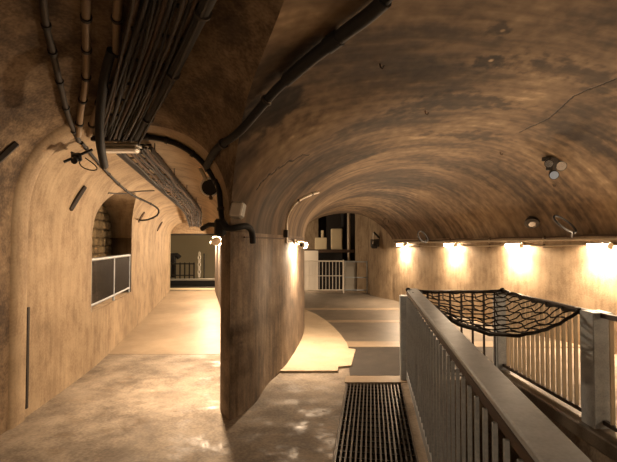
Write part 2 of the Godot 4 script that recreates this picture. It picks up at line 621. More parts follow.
func build_floor() -> void:
	var outer := PackedVector2Array([Vector2(-3.0, -3.1), Vector2(5.4, -3.1), Vector2(5.4, 6), Vector2(3.6, 12.6), Vector2(3.0, 17.5), Vector2(-1.0, 17.5), Vector2(-3.0, 15.2), Vector2(-5.2, 15.2), Vector2(-3.2, 6)])
	var hole := PackedVector2Array([Vector2(rail_x(-3.5) - 0.68, -3.5), Vector2(rail_x(5.17) - 0.70, 5.17), Vector2(rail_x(5.17), 5.17), Vector2(rail_x(5.3), 5.3), Vector2(right_x(5.3), 5.3), Vector2(right_x(-3.5), -3.5)])
	var left := Geometry2D.clip_polygons(outer, hole)
	struct("floor", prism(Array(left[0]), -0.2, 0.0), M.floor, "worn damp concrete floor in front of the dividing wall", "floor")
	# smooth floor of the narrow gallery
	var pts := []
	var z := 6.5
	while z < 15.05:
		pts.append(Vector2(herm(LW, z) - 0.02, z)); z += 0.5
	z = 15.0
	while z > 6.45:
		pts.append(Vector2(herm(LR, z) + 0.02, z)); z -= 0.5
	struct("floor", prism(pts, -0.02, 0.003), M.smooth_floor, "smooth sandy floor of the narrow gallery", "floor")
	# asphalt lanes of the wide gallery with pale bands between them
	var lanes := [[6.92, 6.92], [7.30, 7.30], [9.05, 9.05], [9.32, 9.32], [10.75, 10.75], [11.0, 11.0], [14.2, 14.2]]
	for k in lanes.size() - 1:
		var a: float = lanes[k][0]
		var b: float = lanes[k + 1][0]
		var q := [Vector2(-0.3, a), Vector2(herm(RR, a) + 0.05, a), Vector2(herm(RR, b) + 0.05, b), Vector2(-0.3, b)]
		if k % 2 == 0: struct("trim", prism(q, -0.02, 0.012), M.smooth_floor, ["pale concrete band edging the dark steel plate", "pale concrete band between two asphalt lanes", "pale concrete band nearest the white gate"][k / 2], "floor band")
		else: struct("floor", prism(q, -0.02, 0.008), M.asphalt, ["grey asphalt lane of the wide gallery behind the steel plate", "grey asphalt lane between the two thin pale bands", "grey asphalt lane before the white gate"][k / 2], "floor")
	struct("trim", prism([Vector2(rail_x(5.17) - 0.72, 5.17), Vector2(rail_x(5.17) + 0.05, 5.17), Vector2(rail_x(5.42) + 0.02, 5.42), Vector2(rail_x(5.42) - 0.72, 5.42)], -0.02, 0.012), M.smooth_floor, "pale concrete sill at the end of the steel grating", "floor band")
	tag(obj("floor_plate", prism([Vector2(0.5, 5.44), Vector2(2.7, 5.44), Vector2(2.8, 6.9), Vector2(0.58, 6.9)], 0.0, 0.01), M.steel_plate), "dark worn steel plate in the floor beyond the grating", "floor plate")
	# raised rounded platform beside the dividing wall
	var pf := [Vector2(-0.45, 5.57), Vector2(0.36, 5.58), Vector2(0.38, 5.76), Vector2(0.55, 5.82), Vector2(0.62, 6.25), Vector2(0.70, 6.7), Vector2(0.60, 6.75), Vector2(0.60, 7.15), Vector2(0.56, 7.7), Vector2(0.47, 8.5), Vector2(0.33, 9.3), Vector2(0.16, 10.0), Vector2(-0.05, 10.6), Vector2(-0.3, 10.9), Vector2(-0.3, 6.0)]
	struct("floor", prism(pf, -0.02, 0.028), M.platform, "low pale concrete platform with a rounded edge beside the dividing wall", "platform")
	# pit and trench below the railings
	var st := begin()
	var za := -3.0
	bx(st, V(1.2, -2.05, 1.15), Vector3(3.6, 0.1, 8.5))
	struct("floor", done(st), M.floor, "concrete bottom of the pit under the railing", "pit floor")
	var rb := look(V(0.139, 0, 1))
	var mid := V(rail_x(1.1), -1.05, 1.1)
	var pw := begin()
	bx(pw, mid + rb.z * 0.0 + Vector3(0, 0.975, 0), Vector3(8.5, 0.16, 0.16), rb)
	bx(pw, mid + Vector3(0, -0.05, 0), Vector3(8.5, 1.9, 0.14), rb)
	bx(pw, V(rail_x(1.1) - 0.79, -1.1, 1.1), Vector3(8.5, 1.8, 0.14), rb)
	bx(pw, V(right_x(1.1) + 0.08, -1.1, 1.1), Vector3(8.5, 1.8, 0.14), look(V(-0.043, 0, 1)))
	bx(pw, V(1.3, -1.1, 5.38), Vector3(2.6, 1.8, 0.14))
	struct("wall_pit", done(pw), M.floor, "concrete walls lining the pit and trench", "pit wall")

func build_niche() -> void:
	var d := V(-0.68, 0, 0.73)
	var st := begin()
	var rows := []
	var uvs := []
	for z in stations(N0, N1):   # arched soffit
		var h := niche_top(z)
		var lo := 0.0
		var hi := PI / 2
		for k in 40:
			var m := (lo + hi) / 2
			if left_point(z, m).y < h: lo = m
			else: hi = m
		var p := left_point(z, lo)
		var e := V(herm(LW, z), h, z) + d * 1.1
		var row := []
		var uv := []
		for j in 7:
			row.append(p.lerp(e, j / 6.0))
			uv.append(Vector2(z / 3, j / 12.0))
		rows.append(row); uvs.append(uv)
	surf(st, rows, uvs)
	for z in [N0, N1]:
		var a := V(herm(LW, z), NS, z)
		quad(st, a, a + d * 1.1, a + d * 1.1 + Vector3(0, HS - NS, 0), a + Vector3(0, HS - NS, 0), [Vector2(0, 0), Vector2(0.4, 0), Vector2(0.4, -0.35), Vector2(0, -0.35)])
	var a0 := V(herm(LW, N0), NS, N0)
	var a1 := V(herm(LW, N1), NS, N1)
	quad(st, a0, a1, a1 + d * 1.1, a0 + d * 1.1)
	struct("wall_niche", done(st), M.wall, "arched concrete recess in the wall of the narrow gallery", "niche")
	# back of the recess: rubble stones over a dark backing
	var b0 := a0 + d * 1.1
	var b1 := a1 + d * 1.1
	var al := (b1 - b0).normalized()
	var nb := look(al)
	var back := Node3D.new()
	back.name = "wall_niche_back"
	back.position = b0
	add_child(back)
	tag(back, "rough rubble stone backing inside the arched niche", "stone wall")
	back.set_meta("kind", "structure")
	obj("backing", box((b0 + b1) / 2 + d * 0.12 + Vector3(0, 0.75, 0), Vector3(b0.distance_to(b1), 1.7, 0.12), nb, 0.0), M.stone, back)
	var rng := RandomNumberGenerator.new()
	rng.seed = 5
	var stones := []
	for k in 4:   # a few rough blocks
		var bs := begin()
		var rr := []
		for i in 6:
			var ring := []
			var ph := PI * i / 5.0
			for j in 9:
				var t := TAU * (j % 8) / 8.0
				var q := Vector3(sin(ph) * cos(t), cos(ph), sin(ph) * sin(t))
				var w := 1.0 + 0.12 * sin(q.x * 5.0 + k * 2.1) + 0.1 * cos(q.z * 6.0 + k)
				q = Vector3(signf(q.x) * pow(absf(q.x), 0.5), signf(q.y) * pow(absf(q.y), 0.5), signf(q.z) * pow(absf(q.z), 0.6)) * w * 0.5
				ring.append(q)
			rr.append(ring)
		var uu := []
		for r in rr:
			var l := []
			for q in r: l.append(Vector2(q.x, q.y))
			uu.append(l)
		surf(bs, rr, uu)
		stones.append(done(bs))
	var len := b0.distance_to(b1)
	var y := NS + 0.06
	while y < 2.25:
		var hh := rng.randf_range(0.11, 0.17)
		var s := rng.randf_range(-0.1, 0.05)
		while s < len:
			var w := rng.randf_range(0.16, 0.34)
			var u := ((s + w / 2) / len - 0.5) * 2
			var topy := HS + 0.70 * sqrt(maxf(0, 1 - u * u))
			if y + hh < topy + 0.05 and not (y > 1.88 and absf(u + 0.25) < 0.35):
				var c := b0 + al * (s + w / 2) + d * rng.randf_range(0.0, 0.05) + Vector3(0, y + hh / 2 - NS, 0)
				put("stone", stones[rng.randi() % 4], M.stone, back, Transform3D(nb * Basis.from_scale(Vector3(w * 1.02, hh * 1.05, 0.16)), c))
			s += w
		y += hh
	# low railing across the mouth
	var t := thing("niche_railing", "low metal railing with thin bars across the arched niche", "railing", a0)
	var o := V(0.03, 0, 0.0)
	var r0 := V(herm(LW, N0 + 0.05) + 0.02, 0, N0 + 0.05)
	var r1 := V(herm(LW, N1 - 0.05) + 0.02, 0, N1 - 0.05)
	for e in [[1.385, 0.022, "top_rail"], [0.80, 0.018, "bottom_rail"]]:
		var line := []
		for k in 13:
			var z := lerpf(N0 + 0.03, N1 - 0.03, k / 12.0)
			line.append(V(herm(LW, z) - 0.03, e[0], z))
		obj(e[2], tube(line, e[1], 8), M.galvanised, t)
	var bar := tube([Vector3(0, 0.80, 0), Vector3(0, 1.385, 0)], 0.006, 6)
	for k in 46:
		var z := lerpf(N0 + 0.06, N1 - 0.06, k / 45.0)
		put("bar", bar, M.dark_steel, t, Transform3D(Basis.IDENTITY, V(herm(LW, z) - 0.03, 0, z)))
	for z in [N0 + 0.04, 6.9, N1 - 0.04]:
		obj("post", tube([V(herm(LW, z) - 0.03, NS, z), V(herm(LW, z) - 0.03, 1.40, z)], 0.018, 8), M.galvanised, t)

func build_far_rooms() -> void:
	# --- end of the narrow gallery
	var st := begin()
	bx(st, V(-3.87, 2.17, 15.1), Vector3(2.1, 0.5, 0.2))
	struct("trim_lintel", done(st), M.wall, "concrete lintel over the end of the narrow gallery", "lintel")
	tag(obj("steel_beam", box(V(-3.87, 1.885, 15.06), Vector3(1.7, 0.05, 0.1)), M.dark_steel), "dark steel beam under the lintel ending the narrow gallery", "beam")
	st = begin()
	bx(st, V(-5.5, 1.5, 20.6), Vector3(6.5, 3.2, 0.2))
	bx(st, V(-8.6, 1.5, 17.9), Vector3(0.2, 3.2, 5.6))
	bx(st, V(-2.5, 1.5, 17.9), Vector3(0.2, 3.2, 5.6))
	bx(st, V(-5.5, 3.1, 17.9), Vector3(6.5, 0.2, 5.6))
	bx(st, V(-6.7, 1.5, 15.25), Vector3(4.0, 3.2, 0.1))
	bx(st, V(-2.9, 1.5, 15.25), Vector3(0.5, 3.2, 0.1))
	struct("wall_far", done(st), M.olive, "olive grey walls of the dim room past the narrow gallery", "wall")
	struct("floor", box(V(-5.5, -0.12, 17.9), Vector3(6.5, 0.2, 5.6), Basis.IDENTITY, 0.0), M.steel_plate, "dark floor of the dim room past the narrow gallery", "floor")
	struct("trim", box(V(-3.9, 0.03, 15.35), Vector3(1.8, 0.06, 0.12)), M.cream, "pale threshold strip at the end of the narrow gallery", "threshold")
	struct("trim", box(V(-4.1, 0.22, 17.0), Vector3(2.6, 0.06, 0.25)), M.grey_panel, "pale ledge crossing the dim far room", "ledge")
	struct("trim", box(V(-4.1, 0.1, 17.0), Vector3(2.6, 0.2, 0.2)), M.black, "black plinth under the ledge in the dim far room", "plinth")
	var t := thing("barrier", "dark low barrier rail with uprights in the dim far room", "barrier", V(-4.9, 0.24, 17.3))
	obj("top_rail", box(V(-4.85, 0.80, 17.3), Vector3(0.95, 0.05, 0.05)), M.dark_steel, t)
	obj("bottom_rail", box(V(-4.85, 0.36, 17.3), Vector3(0.95, 0.04, 0.05)), M.dark_steel, t)
	for k in 6: obj("upright", box(V(-5.3 + k * 0.18, 0.54, 17.3), Vector3(0.05, 0.62, 0.04)), M.dark_steel, t)
	var w := thing("hand_wheel_valve", "black valve body with spout by the barrier in the dim far room", "valve", V(-5.35, 0.25, 17.6))
	obj("body", box(V(-5.32, 0.7, 17.6), Vector3(0.24, 0.9, 0.2), Basis.IDENTITY, 0.03), M.black, w)
	obj("spout", tube([V(-5.45, 1.1, 17.6), V(-5.15, 1.12, 17.6), V(-5.05, 1.02, 17.6)], 0.1, 10), M.black, w)
	var s := thing("chain_post", "slim post hung with pale chain links in the dim far room", "post", V(-4.18, 0.25, 17.2))
	obj("pole", tube([V(-4.0, 0.25, 17.25), V(-4.0, 1.2, 17.25)], 0.03, 8), M.dark_steel, s)
	for k in 7:
		var ln := []
		for q in 10: ln.append(V(-4.18 + 0.05 * cos(TAU * q / 10.0) * (1.0 if k % 2 else 0.5), 0.35 + k * 0.14 + 0.075 * sin(TAU * q / 10.0), 17.2))
		obj("link", tube(ln, 0.018, 6, true), M.white_metal, s)
	# --- chamber at the end of the wide gallery
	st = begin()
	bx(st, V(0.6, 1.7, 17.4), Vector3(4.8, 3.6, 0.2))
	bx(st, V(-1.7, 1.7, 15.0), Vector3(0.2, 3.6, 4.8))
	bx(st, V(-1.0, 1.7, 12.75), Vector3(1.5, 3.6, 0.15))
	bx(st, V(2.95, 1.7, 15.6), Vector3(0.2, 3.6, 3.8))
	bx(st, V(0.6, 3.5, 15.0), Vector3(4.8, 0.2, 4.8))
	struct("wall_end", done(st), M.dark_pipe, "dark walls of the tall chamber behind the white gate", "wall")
	st = begin()   # wall that carries on past the vault
	var rows := []
	var uvs := []
	for p in [[2.35, 12.6], [2.1, 13.1], [1.92, 13.7], [1.92, 14.6], [1.62, 14.7], [1.62, 15.6]]:
		var row := []
		var uv := []
		for j in 7:
			row.append(V(p[0], j * 0.55, p[1])); uv.append(Vector2((p[1] - p[0]) / 3, -j * 0.18))
		rows.append(row); uvs.append(uv)
	for i in rows.size() - 1: surf(st, [rows[i], rows[i + 1]], [uvs[i], uvs[i + 1]], true)
	rows = []; uvs = []
	for j in 25:   # face over the arch
		var p := right_point(12.6, PI * j / 24.0)
		rows.append([p, Vector3(p.x, 3.4, p.z)]); uvs.append([Vector2(p.x / 3, -p.y / 3), Vector2(p.x / 3, -1.1)])
	surf(st, rows, uvs)
	bx(st, V(-0.14, 2.4, 16.95), Vector3(1.02, 2.1, 0.1))
	struct("wall_end", done(st), M.wall, "pale concrete wall turning the corner past the last wall lamp", "wall")
	var g := thing("white_gate", "white painted gate of thin vertical bars across the wide gallery", "gate", V(0.5, 0, 14.4))
	for h in [[1.02, 0.022], [0.1, 0.018], [0.55, 0.012]]: obj("rail", tube([V(-0.25, h[0], 14.4), V(1.12, h[0], 14.4)], h[1], 8), M.white_metal, g)
	var gb := tube([Vector3(0, 0.1, 0), Vector3(0, 1.02, 0)], 0.012, 6)
	for k in 13: put("bar", gb, M.white_metal, g, Transform3D(Basis.IDENTITY, V(-0.2 + k * 0.108, 0, 14.4)))
	for x in [-0.25, 1.12]: obj("post", tube([V(x, 0, 14.4), V(x, 1.06, 14.4)], 0.025, 8), M.white_metal, g)
	var g2 := thing("side_railing", "plain grey railing between the white gate and the concrete corner", "railing", V(1.5, 0, 14.4))
	for h in [1.0, 0.5, 0.1]: obj("rail", tube([V(1.16, h, 14.42), V(1.88, h, 14.3)], 0.018, 8), M.galvanised, g2)
	obj("post", tube([V(1.86, 0, 14.3), V(1.86, 1.03, 14.3)], 0.022, 8), M.galvanised, g2)
	tag(obj("display_board", box(V(0.02, 0.67, 15.3), Vector3(0.62, 1.34, 0.06)), M.white_metal), "tall white board standing behind the end of the white gate", "board")
	var dk := thing("dark_cabinet", "black open cabinet behind the white gate", "cabinet", V(0.75, 0, 15.6))
	obj("body", box(V(0.75, 0.62, 15.7), Vector3(0.86, 1.24, 0.4), Basis.IDENTITY, 0.01), M.black, dk)
	obj("door", box(V(0.54, 0.6, 15.49), Vector3(0.4, 1.1, 0.02)), M.black, dk)
	obj("door", box(V(0.96, 0.6, 15.49), Vector3(0.4, 1.1, 0.02)), M.black, dk)
	struct("trim", box(V(0.7, 1.32, 15.9), Vector3(1.8, 0.1, 0.7)), M.rust, "brown ledge above the black cabinet", "ledge")
	var e1 := thing("electrical_box", "small pale electrical box with a stub pipe on the ledge", "electrical box", V(0.44, 1.37, 16.0))
	obj("body", box(V(0.44, 1.58, 16.0), Vector3(0.42, 0.42, 0.2), Basis.IDENTITY, 0.015), M.cream, e1)
	obj("stub_pipe", tube([V(0.5, 1.78, 16.0), V(0.5, 2.05, 16.0)], 0.05, 8), M.cream, e1)
	var e2 := thing("electrical_box", "tall pale electrical cabinet on the ledge beside the vertical pipe", "electrical box", V(1.0, 1.37, 16.0))
	obj("body", box(V(1.0, 1.74, 16.0), Vector3(0.40, 0.74, 0.2), Basis.IDENTITY, 0.015), M.cream, e2)
	obj("door", box(V(1.0, 1.74, 15.89), Vector3(0.34, 0.66, 0.02)), M.cream, e2)
	tag(obj("vertical_pipe", tube([V(1.40, 0, 15.6), V(1.40, 3.4, 15.6)], 0.05, 12), M.conduit), "pale vertical pipe in the chamber behind the white gate", "pipe")
	tag(obj("vertical_pipe", tube([V(1.26, 0.0, 16.2), V(1.26, 3.4, 16.2)], 0.09, 12), M.black), "thick black vertical pipe in the chamber behind the white gate", "pipe")
	var lc := thing("low_locker", "low grey metal locker behind the side railing", "locker", V(1.44, 0, 15.1))
	obj("body", box(V(1.42, 0.5, 15.2), Vector3(0.38, 1.0, 0.3), Basis.IDENTITY, 0.01), M.grey_panel, lc)
	obj("door", box(V(1.42, 0.5, 15.04), Vector3(0.33, 0.9, 0.02)), M.grey_panel, lc)

# ---------------------------------------------------------------- railing, net, grating
func build_railing() -> void:
	var t := thing("pit_railing", "grey steel guard railing with flat handrail and vertical bars round the pit", "railing", V(rail_x(5.3), 0, 5.3))
	var rd := V(0.139, 0, 1).normalized()
	var rb := look(rd)
	# flat handrail beside the grating
	var a := V(rail_x(-1.5), 1.03, -1.5)
	var b := V(rail_x(5.40), 1.03, 5.40)
	obj("handrail", box((a + b) / 2 + Vector3(0.075, 0.01, 0), Vector3(a.distance_to(b), 0.03, 0.13), rb, 0.006), M.galvanised, t)
	obj("under_rail", box((a + b) / 2 + Vector3(0.03, -0.025, 0), Vector3(a.distance_to(b), 0.04, 0.045), rb, 0.004), M.rust, t)
	obj("toe_rail", box((a + b) / 2 - Vector3(0, 0.955, 0), Vector3(a.distance_to(b), 0.09, 0.02), rb, 0.003), M.galvanised, t)
	var bar := box(Vector3(0, 0.49, 0), Vector3(0.016, 0.93, 0.017), Basis.IDENTITY, 0.002)
	var z := -1.2
	while z < 5.2:
		put("baluster", bar, M.galvanised, t, Transform3D(rb, V(rail_x(z), 0.04, z)))
		z += 0.13
	for q in [[5.32, 0.15], [-1.5, 0.12]]:
		obj("post", box(V(rail_x(q[0]), 0.49, q[0]), Vector3(q[1], 0.98, q[1]), rb, 0.006), M.galvanised, t)
	# far side
	var c0 := V(rail_x(5.32) + 0.07, 1.02, 5.36)
	var c1 := V(right_x(5.32) - 0.06, 1.02, 5.36)
	obj("cross_rail", box((c0 + c1) / 2, Vector3(c0.distance_to(c1), 0.035, 0.05), Basis.IDENTITY, 0.004), M.rail_dark, t)
	obj("cross_rail", box((c0 + c1) / 2 - Vector3(0, 0.93, 0), Vector3(c0.distance_to(c1), 0.035, 0.05), Basis.IDENTITY, 0.004), M.rail_dark, t)
	var thin := box(Vector3(0, 0.55, 0), Vector3(0.022, 0.92, 0.022), Basis.IDENTITY, 0.003)
	for k in 8:
		put("baluster", thin, M.rail_dark, t, Transform3D(Basis.IDENTITY, V(rail_x(5.32) + 0.13 + k * 0.133, 0, 5.36)))
	obj("post", box(V(right_x(5.32), 0.52, 5.36), Vector3(0.15, 1.04, 0.13), Basis.IDENTITY, 0.006), M.galvanised, t)
	# side across the pit
	var yb := look(V(-0.043, 0, 1))
	var d0 := V(right_x(5.3), 1.02, 5.3)
	var d1 := V(right_x(0.6), 1.02, 0.6)
	obj("top_rail", box((d0 + d1) / 2, Vector3(d0.distance_to(d1), 0.04, 0.05), yb, 0.004), M.rail_dark, t)
	obj("low_rail", box((d0 + d1) / 2 - Vector3(0, 0.85, 0), Vector3(d0.distance_to(d1), 0.035, 0.04), yb, 0.004), M.rail_dark, t)
	var slim := box(Vector3(0, 0.6, 0), Vector3(0.012, 0.84, 0.036), Basis.IDENTITY, 0.002)
	z = 5.2
	while z > 0.7:
		if absf(z - 3.7) > 0.1: put("baluster", slim, M.conduit, t, Transform3D(yb, V(right_x(z), 0, z)))
		z -= 0.088
	obj("post", box(V(right_x(3.7), 0.52, 3.7), Vector3(0.17, 1.04, 0.17), yb, 0.006), M.galvanised, t)
	obj("post", box(V(right_x(0.6), 0.52, 0.6), Vector3(0.17, 1.04, 0.17), yb, 0.006), M.galvanised, t)
	struct("trim", box(V(right_x(2.3) - 0.02, 0.06, 2.3), Vector3(6.0, 0.12, 0.24), yb, 0.01), M.asphalt, "grey kerb under the pale bars of the pit railing", "kerb")

func build_net() -> void:
	var A := V(rail_x(5.3) + 0.02, 1.05, 5.30)
	var B := V(right_x(5.3) - 0.02, 1.05, 5.28)
	var C := V(right_x(3.8) - 0.06, 1.02, 3.82)
	var D := V(rail_x(3.35) + 0.165, 1.035, 3.35)
	var t := thing("rope_net", "black knotted rope net sagging over the pit inside the railing", "net", (A + C) / 2)
	var at := func(u: float, v: float) -> Vector3:   # u across, v towards the visitor
		var p: Vector3 = A.lerp(B, u).lerp(D.lerp(C, u), v)
		var sag := 4.0 * u * (1 - u) * (0.03 + 0.13 * v) + 4.0 * v * (1 - v) * 0.05 * (0.3 + 4 * u * (1 - u))
		p.y -= sag + 0.008 * sin(u * 31.0 + v * 9.0) * sin(v * 23.0)
		return p
	var nu := 9
	var nv := 11
	for i in nu + 1:
		var pts := []
		for k in 23:
			var v := k / 22.0
			var u := clampf(float(i) / nu + 0.02 * sin(k * 1.57), 0, 1)
			pts.append(at.call(u, v))
		obj("rope", tube(pts, 0.014 if i == 0 or i == nu else 0.0065, 6), M.rope, t)
	for j in nv + 1:
		var pts := []
		for k in 19:
			var u := k / 18.0
			var v := clampf(float(j) / nv + 0.018 * sin(k * 1.57 + j), 0, 1)
			pts.append(at.call(u, v))
		obj("rope", tube(pts, 0.015 if j == 0 or j == nv else 0.0065, 6), M.rope, t)
	var knot := SphereMesh.new()
	knot.radius = 0.02
	knot.height = 0.04
	knot.radial_segments = 8
	knot.rings = 4
	for p in [A, B, C, D]: put("knot", knot, M.rope, t, Transform3D(Basis.from_scale(Vector3(1.6, 1.3, 1.6)), p))

func build_grating() -> void:
	var t := thing("floor_grating", "dark steel bar grating over the trench beside the railing", "grating", V(rail_x(4) - 0.4, 0, 4))
	var rb := look(V(0.139, 0, 1))
	var len := 6.9 * sqrt(1.0 + 0.139 * 0.139)
	var bar := box(Vector3.ZERO, Vector3(len, 0.03, 0.013), Basis.IDENTITY, 0.0)
	for k in 17:
		var off := -0.68 + k * 0.0375
		put("bar", bar, M.grate, t, Transform3D(rb, V(rail_x(1.7) + off * 1.01, -0.016, 1.7)))
	var rod := box(Vector3.ZERO, Vector3(0.006, 0.012, 0.62), Basis.IDENTITY, 0.0)
	var z := -1.6
	while z < 5.15:
		put("cross_rod", rod, M.grate, t, Transform3D(rb, V(rail_x(z) - 0.38, -0.024, z)))
		z += 0.1
	for off in [-0.70, -0.075]: put("edge_bar", box(Vector3.ZERO, Vector3(len, 0.04, 0.012)), M.grate, t, Transform3D(rb, V(rail_x(1.7) + off, -0.014, 1.7)))

# ---------------------------------------------------------------- lamps
func build_lamps() -> void:
	# one lamp at the origin, wall behind it at -x
	var src := Node3D.new()
	src.name = "wall_lamp"
	add_child(src)
	taken["wall_lamp"] = 1
	obj("back_plate", box(Vector3(-0.005, 0.03, 0), Vector3(0.02, 0.11, 0.16), Basis.IDENTITY, 0.006), M.white_metal, src)
	obj("bracket", tube([Vector3(0, 0.05, 0), Vector3(0.06, 0.065, 0), Vector3(0.11, 0.05, 0)], 0.014, 8), M.white_metal, src)
	var hs := begin()
	var rows := []
	var uvs := []
	for r in [0.052, 0.058]:
		rows = []; uvs = []
		for i in 13:
			var a := lerpf(0.22 * PI, 1.0 * PI, i / 12.0)
			var row := []
			var uv := []
			for z in [-0.17, 0.17]:
				row.append(Vector3(0.11 + cos(a) * r, sin(a) * r, z)); uv.append(Vector2(i, z))
			rows.append(row); uvs.append(uv)
		surf(hs, rows, uvs, r < 0.055)
	obj("hood", done(hs), M.white_metal, src)
	obj("tube_bulb", tube([Vector3(0.11, -0.012, -0.14), Vector3(0.11, -0.012, 0.14)], 0.032, 12), M.glow, src)
	for s in [-1, 1]: obj("end_cap", tube([Vector3(0.11, 0, s * 0.165), Vector3(0.11, 0, s * 0.18)], 0.05, 14), M.white_metal, src)
	obj("cable_gland", tube([Vector3(0.11, 0.0, 0.18), Vector3(0.11, 0.0, 0.20)], 0.022, 10), M.black, src)
	var l := OmniLight3D.new()
	l.name = "lamp_light"
	l.position = Vector3(0.11, -0.012, 0)
	l.light_color = Color(1.0, 0.87, 0.72)
	l.light_energy = 4.6
	l.light_size = 0.03
	l.omni_range = 25.0
	l.omni_attenuation = 2.0
	l.shadow_enabled = true
	src.add_child(l)
	var beam := SpotLight3D.new()   # the reflector sends most of the light down the wall
	beam.name = "lamp_beam"
	beam.position = Vector3(0.11, -0.012, 0)
	beam.rotation_degrees = Vector3(-90, 0, 0)
	beam.light_color = l.light_color
	beam.light_energy = 10.0
	beam.light_size = 0.03
	beam.spot_angle = 62.0
	beam.spot_angle_attenuation = 1.0
	beam.spot_range = 25.0
	beam.spot_attenuation = 2.0
	beam.shadow_enabled = true
	src.add_child(beam)
	var spots := []
	for z in [[6.62, "glowing wall lamp beside the dark cable loop, farthest from the white gate"], [8.12, "glowing wall lamp on the sandy wall, second from the loop of cable"], [9.85, "glowing wall lamp on the sandy wall, second from the white gate"], [11.9, "glowing wall lamp on the sandy wall, next to the white gate"], [4.9, "wall lamp on the sandy wall beside the pit railing"], [2.8, "wall lamp on the sandy wall behind the pit railing"]]:
		spots.append([z[0], RR, -1.0, 1.555, z[1], "lamps along the wall of the wide gallery"])
	spots.append([6.5, RL, 1.0, 1.57, "glowing wall lamp on the platform side of the dividing wall", ""])
	for z in [5.0, 7.4, 9.8, 12.2, 14.4]:
		spots.append([z, LR, -1.0, 1.62, {5.0: "glowing wall lamp near the nose of the dividing wall", 7.4: "second wall lamp from the nose, inside the narrow gallery", 9.8: "third wall lamp from the nose, inside the narrow gallery", 12.2: "fourth wall lamp from the nose, inside the narrow gallery", 14.4: "wall lamp beside the lintel ending the narrow gallery"}[z], "lamps along the dividing wall"])
	for q in [[-2.2, LW, 1.0, "wall lamp of the narrow gallery in the corner by the back wall"]]:
		spots.append([q[0], q[1], q[2], 1.6, q[3], ""])
	spots.append([17.0, [[0.0, -2.6], [30.0, -2.6]], -1.0, 1.7, "wall lamp inside the dim room past the narrow gallery", ""])
	spots.append([14.6, [[0.0, -1.6], [30.0, -1.6]], 1.0, 1.7, "wall lamp inside the tall chamber behind the white gate", ""])
	var first := true
	for s in spots:
		var z: float = s[0]
		var x := herm(s[1], z)
		var dx := (herm(s[1], z + 0.1) - herm(s[1], z - 0.1)) / 0.2
		var n: Vector3 = (V(1, 0, -dx) * s[2]).normalized()   # out of the wall
		var o: Node3D = src if first else src.duplicate()
		if not first:
			o.name = numbered("wall_lamp")
			add_child(o)
		first = false
		o.transform = Transform3D(Basis(n, Vector3.UP, n.cross(Vector3.UP)), V(x, s[3], z) + n * 0.015)
		tag(o, s[4], "lamp", s[5])
		if s[5] == "": o.remove_meta("group")

# ---------------------------------------------------------------- trays and pipes of the narrow gallery
func on_vault(x: float, z: float, drop: float) -> Vector3:
	return V(x, vault(x, z) - drop, z)

func tray(called: String, label: String, line: Array, width: float, cables: int, sd: int) -> void:
	var t := thing(called, label, "cable tray", line[0], "cable trays of the narrow gallery")
	var pts := smooth(line, 0.25)
	var sides := []
	for i in pts.size():
		var d: Vector3 = (pts[mini(i + 1, pts.size() - 1)] - pts[maxi(i - 1, 0)]).normalized()
		sides.append(d.cross(Vector3.UP).normalized())
	for s in [-0.5, 0.5]:
		var st := begin()
		for i in pts.size() - 1:
			var a: Vector3 = pts[i] + sides[i] * s * width
			var b: Vector3 = pts[i + 1] + sides[i + 1] * s * width
			bx(st, (a + b) / 2, Vector3(a.distance_to(b) + 0.01, 0.06, 0.012), look(b - a))
		obj("side_rail", done(st), M.dark_pipe, t)
	var rung := box(Vector3.ZERO, Vector3(0.025, 0.012, width), Basis.IDENTITY, 0.0)
	for i in pts.size(): put("rung", rung, M.black, t, Transform3D(look(pts[mini(i + 1, pts.size() - 1)] - pts[maxi(i - 1, 0)]), pts[i] + Vector3(0, 0.045, 0)))
	var rng := RandomNumberGenerator.new()
	rng.seed = sd
	for k in cables:
		var off := lerpf(-0.44, 0.44, k / (cables - 1.0)) * width
		var ph := rng.randf() * 9
		var lift := rng.randf_range(0.0, 0.03)
		var r := rng.randf_range(0.008, 0.017)
		var c := []
		for i in pts.size(): c.append(pts[i] + sides[i] * (off + 0.009 * sin(i * 0.8 + ph)) + Vector3(0, lift + 0.012 * sin(i * 1.3 + ph * 2), 0))
		obj("cable", tube(c, r, 6), [M.black, M.black, M.dark_pipe, M.rubber, M.rust][rng.randi() % 5], t)
	for i in range(1, pts.size() - 1, 5):   # hangers up to the vault
		for s in [-0.5, 0.5]:
			var p: Vector3 = pts[i] + sides[i] * s * width
			var top := vault(p.x, -p.z)
			if top > p.y + 0.03: obj("hanger", tube([p, Vector3(p.x, top + 0.01, p.z)], 0.006, 6), M.dark_pipe, t)

func pipe(called: String, label: String, pts: Array, r: float, m: Material, clamp_m: Material, clamps: int, category := "pipe") -> Node3D:
	var t := thing(called, label, category, pts[0])
	var s := smooth(pts, 0.06)
	obj("run", tube(s, r, 10), m, t)
	for k in clamps:
		var i := int((k + 0.5) / clamps * (s.size() - 2))
		var d: Vector3 = (s[i + 1] - s[i]).normalized()
		obj("clamp", tube([s[i] - d * 0.012, s[i] + d * 0.012], r * 1.35, 10), clamp_m, t)
	return t

